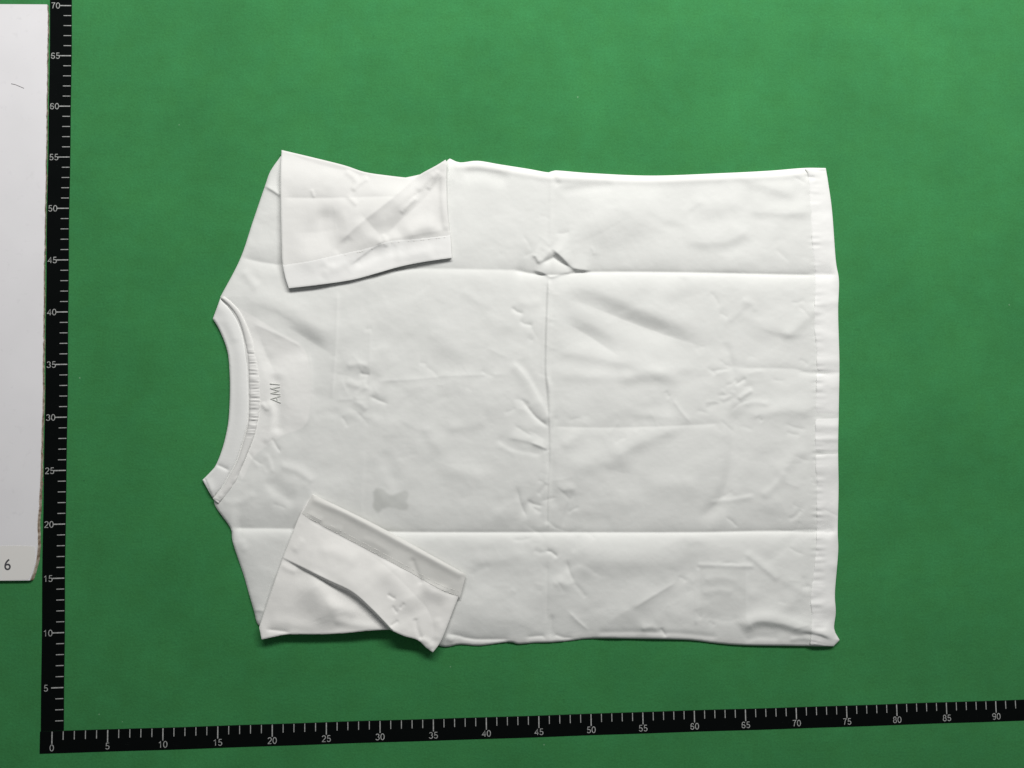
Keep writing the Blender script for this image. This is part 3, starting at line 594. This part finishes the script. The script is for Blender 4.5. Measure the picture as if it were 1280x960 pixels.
# ---- sleeve folded over the lower panel
LOS = [(391, 618.5), (430, 637), (480, 662), (530, 689.5), (582, 718.5), (577, 738), (569, 756), (556, 790), (549, 805), (541, 815.5), (532, 809), (522, 800), (505, 795), (487, 787),
       (460, 788.5), (430, 791.5), (395, 793), (360, 793), (343, 796), (327, 799.5), (324, 784), (338, 742), (353, 699), (364, 671), (373, 648), (381, 632)]
LOS_L = smooth_loop(LOS, {0, 4, 9, 13, 19, 20}, 4)
LO_FOLD = smooth_line([(352, 697), (380, 711), (412, 727), (440, 741), (465, 763), (490, 789)], 5)
LO_FOLDS = [
    ([(388, 622), (432, 641), (480, 666), (530, 693), (580, 720)], .20, 34, 8, 't', 3), ([(388, 623), (432, 642), (480, 667), (530, 694), (580, 721)], .09, 5, 4, 'g', 3),
    ([(383, 648), (420, 668), (470, 694), (512, 716)], -.06, 3, 5, 'e', 6), ([(530, 730), (548, 738), (576, 747)], -.05, 3, 4, 'e', 5),
    ([(362, 696), (390, 700), (430, 720), (475, 755)], .07, 14, 34, 'g', 12), ([(470, 700), (500, 730), (520, 770)], .14, 18, 18, 'g', 12),
    ([(514, 696), (520, 712), (528, 732)], -.07, 4, 3, 'g', 6), ([(522, 728), (545, 738), (566, 742)], .13, 12, 7, 'g', 8),
    ([(483, 742), (489, 746), (496, 750)], -.07, 1.5, 2, 'e', 2), ([(490, 756), (493, 762), (498, 768)], -.05, 1.6, 1.6, 'e', 2), ([(486, 784), (492, 780), (499, 775)], -.06, 1.6, 1.6, 'e', 2), ([(499, 762), (503, 757), (506, 753)], -.05, 1.6, 1.6, 'e', 2),
    ([(519, 772), (521, 785), (527, 800)], -.08, 3, 3, 'g', 4), ([(525, 798), (535, 803), (541, 812)], .09, 4, 4, 'g', 3), ([(545, 770), (550, 785), (545, 803)], .06, 6, 5, 'g', 6),
    ([(376, 716), (396, 736), (412, 762), (420, 788)], .17, 20, 14, 'g', 8), ([(405, 750), (425, 760), (450, 768)], .07, 8, 8, 'g', 8), ([(415, 775), (445, 781), (480, 785)], .06, 5, 6, 'g', 6),
    ([(330, 787), (345, 788), (365, 791)], -.09, 2, 3, 'e', 4), ([(335, 775), (370, 780), (400, 786)], .05, 7, 9, 'g', 8), ([(350, 705), (362, 712), (372, 716)], .05, 4, 4, 'g', 4),
    ([(384, 640), (396, 648), (405, 652)], .05, 4, 4, 'g', 4), ([(400, 655), (415, 660), (430, 663)], .04, 4, 4, 'g', 5), ([(450, 672), (470, 680), (490, 692)], .03, 4, 4, 'g', 6), ([(380, 672), (372, 684), (365, 690)], .05, 5, 5, 'g', 5),
    ([(395, 690), (420, 690), (450, 705)], .06, 10, 10, 'g', 8),
]
def z_lo(U, V, sd):
    d, side, s, tot, _, _ = dist_line(U, V, LO_FOLD)
    dd = d * side                                     # + = lower flap
    wid = 1.1 + .9 * np.exp(-((s - 55) / 40) ** 2); over = ss(-dd, -wid, 1.2)
    hgt = np.interp(s, [0, 25, 60, 110, 140, tot], [.05, .28, .50, .62, .70, .72])
    Z = .80 + over * hgt * (.10 + .90 * np.maximum(0, 1 - d / 52)) + .022 * vnoise(U, V, 24, 20, 51, .4) + .007 * vnoise(U, V, 9, 8, 52)
    Z += (1 - over) * .10 * np.exp(-((d - 30) / 24) ** 2)
    add_folds(Z, U, V, LO_FOLDS)
    Z += .05 * ss(V, 770, 800)
    return np.maximum(Z, .60)
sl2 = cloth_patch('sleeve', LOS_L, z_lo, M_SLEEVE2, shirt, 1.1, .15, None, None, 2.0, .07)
sl2['label'] = 'sleeve folded up over the lower panel, pleated across'
LHEM_L = np.vstack([smooth_line([(390.6, 618.2), (430, 636.7), (480, 661.7), (530, 689.2), (582.4, 718.3)], 4), smooth_line([(575, 747), (548, 737), (510, 715), (470, 693.5), (420, 667), (376, 643)], 4)])
cloth_patch('sleeve_hem', LHEM_L, lambda U, V, sd: z_lo(U, V, sd) + .014, M_SHEER, sl2, 1.1, .10, None, None, 2.5, .03)

# ---- stitch rows (too fine to pick apart)
def stitches(name, line, zf, parent, pitch=3.0, ln=1.9, r=.028, prob=.9):
    L = smooth_line(line, pitch); V = []; F = []; paths = []
    L = np.array(L)
    z = zf(L[:, 0], L[:, 1])
    for i in range(len(L) - 1):
        if random.random() > prob: continue
        a = L[i]; t = L[i + 1] - a; t = t / (np.linalg.norm(t) + 1e-9) * ln
        x0, y0 = table(a[0], a[1], z[i] + .012); x1, y1 = table(a[0] + t[0], a[1] + t[1], z[i] + .012)
        paths.append([(float(x0), float(y0), z[i] + .012), (float(x1), float(y1), z[i] + .012)])
    o = tube(name, paths, r, M_STITCH, parent, .6, 5); o['kind'] = 'stuff'
    return o
zl = lambda u, v: z_lo(u, v, u * 0 + 20) + .014; zu = lambda u, v: z_up(u, v, u * 0 + 20) + .014
zh = lambda u, v: z_hem(u, v, u * 0 + 20); 
stitches('stitching', [(382, 645), (420, 665.5), (470, 692), (510, 713.5), (548, 735), (573, 745)], zl, sl2)
stitches('stitching', [(384, 641), (420, 660.5), (470, 687), (510, 708.5), (548, 730), (575, 740)], zl, sl2, prob=.7)
stitches('stitching', [(428, 319.5), (458, 313), (486, 304), (520, 300.8), (561, 296.3)], zu, sl1, prob=.6, r=.022)

# ================================================================== rulers
def arc(cx, cy, rx, ry, a0, a1, n=10):
    return [(cx + rx * math.cos(math.radians(a0 + (a1 - a0) * i / n)), cy + ry * math.sin(math.radians(a0 + (a1 - a0) * i / n))) for i in range(n + 1)]
DIGITS = {'0': [arc(.27, .5, .23, .46, 90, 450, 20)], '1': [[(.10, .74), (.24, .83), (.32, .97), (.32, .03)]],
          '2': [arc(.27, .71, .22, .25, 165, -40, 10) + [(.06, .08), (.06, .045), (.50, .045)]],
          '3': [arc(.25, .73, .20, .22, 160, -80, 9) + arc(.25, .28, .24, .24, 80, -160, 10)],
          '4': [[(.40, .03), (.40, .95), (.03, .30), (.53, .30)]],
          '5': [[(.47, .955), (.14, .955), (.09, .50)] + arc(.26, .31, .23, .27, 125, -155, 11)],
          '6': [arc(.28, .68, .21, .27, 25, 140, 6) + [(.055, .45)] + arc(.27, .29, .22, .25, 180, 540, 16)],
          '7': [[(.05, .955), (.50, .955), (.32, .60), (.22, .03)]],
          '8': [arc(.27, .74, .18, .22, 90, 450, 16), arc(.27, .28, .22, .25, 90, 450, 16)],
          '9': [arc(.27, .70, .22, .26, 0, 360, 16) + arc(.27, .32, .21, .29, 10, -140, 7)]}
def ribbon_number(txt, size, wd=.10):
    """flat printed number, drawn as strokes; centred, in metres"""
    V = []; F = []; adv = .76; x0 = -(adv * len(txt) - .14) / 2
    for i, ch in enumerate(txt):
        for P in DIGITS[ch]:
            P = np.array(P); n = len(P); closed = np.linalg.norm(P[0] - P[-1]) < 1e-6; b = len(V)
            for j in range(n):
                a_ = P[j] - P[j - 1] if j > 0 else (P[-1] - P[-2] if closed else P[1] - P[0])
                c_ = P[j + 1] - P[j] if j < n - 1 else (P[1] - P[0] if closed else P[-1] - P[-2])
                a_ = a_ / np.linalg.norm(a_); c_ = c_ / np.linalg.norm(c_)
                na = np.array([-a_[1], a_[0]]); nc = np.array([-c_[1], c_[0]]); m_ = na + nc
                m_ = m_ / max(np.dot(m_, na), .45)
                for sg in (1, -1):
                    q_ = P[j] + sg * m_ * wd / 2
                    V.append(((x0 + i * adv + q_[0] * 1.15) * size, (q_[1] - .5) * size, 0))
            F += [(b + 2 * j, b + 2 * j + 1, b + 2 * j + 3, b + 2 * j + 2) for j in range(n - 1)]
    me = bpy.data.meshes.new('numeral'); me.from_pydata(V, [], F); me.update(); return me
def text_mesh(txt, size):
    cu = bpy.data.curves.new('numeral', 'FONT'); cu.body = txt; cu.size = size; cu.align_x = 'CENTER'; cu.align_y = 'CENTER'; cu.offset = .00012; cu.space_character = 1.05
    o = bpy.data.objects.new('numeral', cu); COL.objects.link(o); bpy.context.view_layer.update()
    me = bpy.data.meshes.new_from_object(o.evaluated_get(bpy.context.evaluated_depsgraph_get()))
    bpy.data.objects.remove(o); bpy.data.curves.remove(cu); me.name = 'numeral'; me.materials.clear()
    return me
def box_mesh(name, sx, sy, sz, bev=0.0):
    x, y = sx / 2, sy / 2
    V = [(-x, -y, 0), (x, -y, 0), (x, y, 0), (-x, y, 0), (-x + bev, -y + bev, sz), (x - bev, -y + bev, sz), (x - bev, y - bev, sz), (-x + bev, y - bev, sz)]
    F = [(4, 5, 6, 7), (0, 1, 5, 4), (1, 2, 6, 5), (2, 3, 7, 6), (3, 0, 4, 7), (3, 2, 1, 0)]
    me = bpy.data.meshes.new(name); me.from_pydata([Vector(v) * CM for v in V], [], F); me.update(); me.materials.append(M_PRINT); return me
TH = .05
def wob(k, seed): return .022 * math.sin(k * .21 + seed) + .014 * math.sin(k * .57 + 2 * seed)
def strip(parent, length, a0, w, vertical, seed):
    n = 60; lo = []; hi = []
    for i in range(n + 1):
        k = a0 + (length - a0) * i / n
        o_ = wob(k, seed) if vertical else wob(k, seed) * .6
        if vertical: lo.append((o_ - w, k)); hi.append((o_, k))
        else: lo.append((k, o_ - w)); hi.append((k, o_))
    V = []; F = []
    for a, b in zip(lo, hi):
        ca = Vector((a[0], a[1], 0)); cb = Vector((b[0], b[1], 0)); e = (cb - ca).normalized() * .05
        for q_, z in ((ca, 0.006), (ca + e, TH), (cb - e, TH), (cb, 0.006)): V.append((q_.x, q_.y, z))
    for i in range(n):
        for k in range(3):
            f_ = (4 * i + k, 4 * i + k + 1, 4 * i + 5 + k, 4 * i + 4 + k); F.append(f_[::-1] if not vertical else f_[::-1])
    F += [(0, 1, 2, 3), (4 * n + 3, 4 * n + 2, 4 * n + 1, 4 * n)]
    me = bpy.data.meshes.new('strip'); me.from_pydata([Vector(v) * CM for v in V], [], F); me.update()
    import bmesh
    bm = bmesh.new(); bm.from_mesh(me); bmesh.ops.recalc_face_normals(bm, faces=bm.faces); bm.to_mesh(me); bm.free()
    return link('strip', me, M_BLACK, parent)
T_L = box_mesh('tick', 1.10, .10, .008, .004); T_S = box_mesh('tick', .72, .075, .008, .004)
T_LH = box_mesh('tick', .10, 1.10, .008, .004); T_SH = box_mesh('tick', .075, .76, .008, .004)

rv = thing('ruler', 'black ruler with white ticks running up the left side beside the white board', 'ruler', (1.02 * CM, 0, 0))
rv.rotation_euler.z = math.radians(.46)
strip(rv, 76, 1.13, 2.08, True, 1.0)
for k in range(2, 76):
    long_ = k % 5 == 0
    o = bpy.data.objects.new('tick', T_L if long_ else T_S); COL.objects.link(o); o.parent = rv
    ln = 1.10 if long_ else .72
    o.location = Vector((wob(k, 1.0) - .045 - ln / 2, k, TH + .001)) * CM
    if long_ and k <= 70:
        me = ribbon_number(str(k), .60 * CM); o = link('numeral', me, M_PRINT, rv)
        o.location = Vector((wob(k, 1.0) - (1.52 if k > 5 else 1.62), k, TH + .006)) * CM
rh = thing('ruler', 'black ruler with white ticks lying along the bottom, below the shirt', 'ruler', (0, 1.08 * CM, 0))
strip(rh, 97, -1.08, 2.02, False, 2.3)
for k in range(0, 95):
    long_ = k % 5 == 0
    o = bpy.data.objects.new('tick', T_LH if long_ else T_SH); COL.objects.link(o); o.parent = rh
    ln = 1.10 if long_ else .76
    o.location = Vector((k, wob(k, 2.3) * .6 - .045 - ln / 2, TH + .001)) * CM
    if long_ and k <= 90:
        me = ribbon_number(str(k), .60 * CM); o = link('numeral', me, M_PRINT, rh)
        o.location = Vector((k, wob(k, 2.3) * .6 - 1.50, TH + .006)) * CM

# ================================================================== white board at the left
bd = thing('display_board', 'white board with worn brown edge and a label reading 6, left of the upright ruler', 'board')
BH = .26
edge = [(58.8, 5.5), (59.4, 25), (59, 60), (58.3, 110), (57.8, 160), (57, 205), (56.2, 260), (55, 320), (54.2, 370), (53.6, 430), (53.2, 470), (52.8, 510), (51.6, 540), (50.8, 575), (49.6, 610), (48, 638), (46.6, 652), (46.9, 675), (46, 694), (44, 706), (40.5, 717), (37, 725.5)]
E2 = smooth_line(edge, 5); E2 = E2 + np.stack([RNG.normal(0, .22, len(E2)), np.zeros(len(E2))], -1)
ex, ey = table(E2[:, 0], E2[:, 1], BH); tops = list(zip(ex, ey))
x_, y_ = table(0, 727, BH); x2_, y2_ = table(0, 3.5, BH)
far = -24.0
tops = tops + [(far, float(y_) + .3), (far, float(y2_) - .3)]
flare = [np.interp(v, [0, 300, 420, 560, 640, 700, 726], [0.0, 0, .04, .06, .12, .15, .18]) for v in E2[:, 1]]
flare = [a + abs(RNG.normal(0, .02)) for a in flare]
core_bot = [(a[0] + f_, a[1] - (.05 if f_ > .2 else 0)) for a, f_ in zip(tops, flare)] + tops[len(E2):]
core_top = [(a[0] - .02, a[1]) for a in tops]
prism('core', core_bot, [(a[0] + .35 * f_, a[1]) for a, f_ in zip(tops, flare)] + tops[len(E2):], .006, BH - .06, M_CORE, bd)
prism('facing_sheet', tops, core_top, BH - .056, BH, M_BOARD, bd)
lx = [(-6, 682.5), (25, 682), (43.5, 683), (44.2, 695), (42.6, 706), (39, 716.5), (35.5, 724.4), (-6, 726)]
la = np.array(lx, float); a, b = table(la[:, 0], la[:, 1], BH + .01)
lab = prism('number_label', list(zip(a, b)), list(zip(a, b)), BH + .002, BH + .012, M_LABEL, bd)
me = text_mesh('6', 1.45 * CM); o = link('numeral', me, M_INK, lab)
for v_ in me.vertices: v_.co.x *= .92
a, b = table(9.5, 706.5, BH); o.location = Vector((float(a), float(b), BH + .016)) * CM
a, b = table(np.array([14, 19, 25, 30]), np.array([104.5, 105.5, 108, 110.2]), BH + .03)
tube('hair', [[(a[i], b[i], BH + .02) for i in range(4)]], .024, M_HAIR, bd, .6, 5)
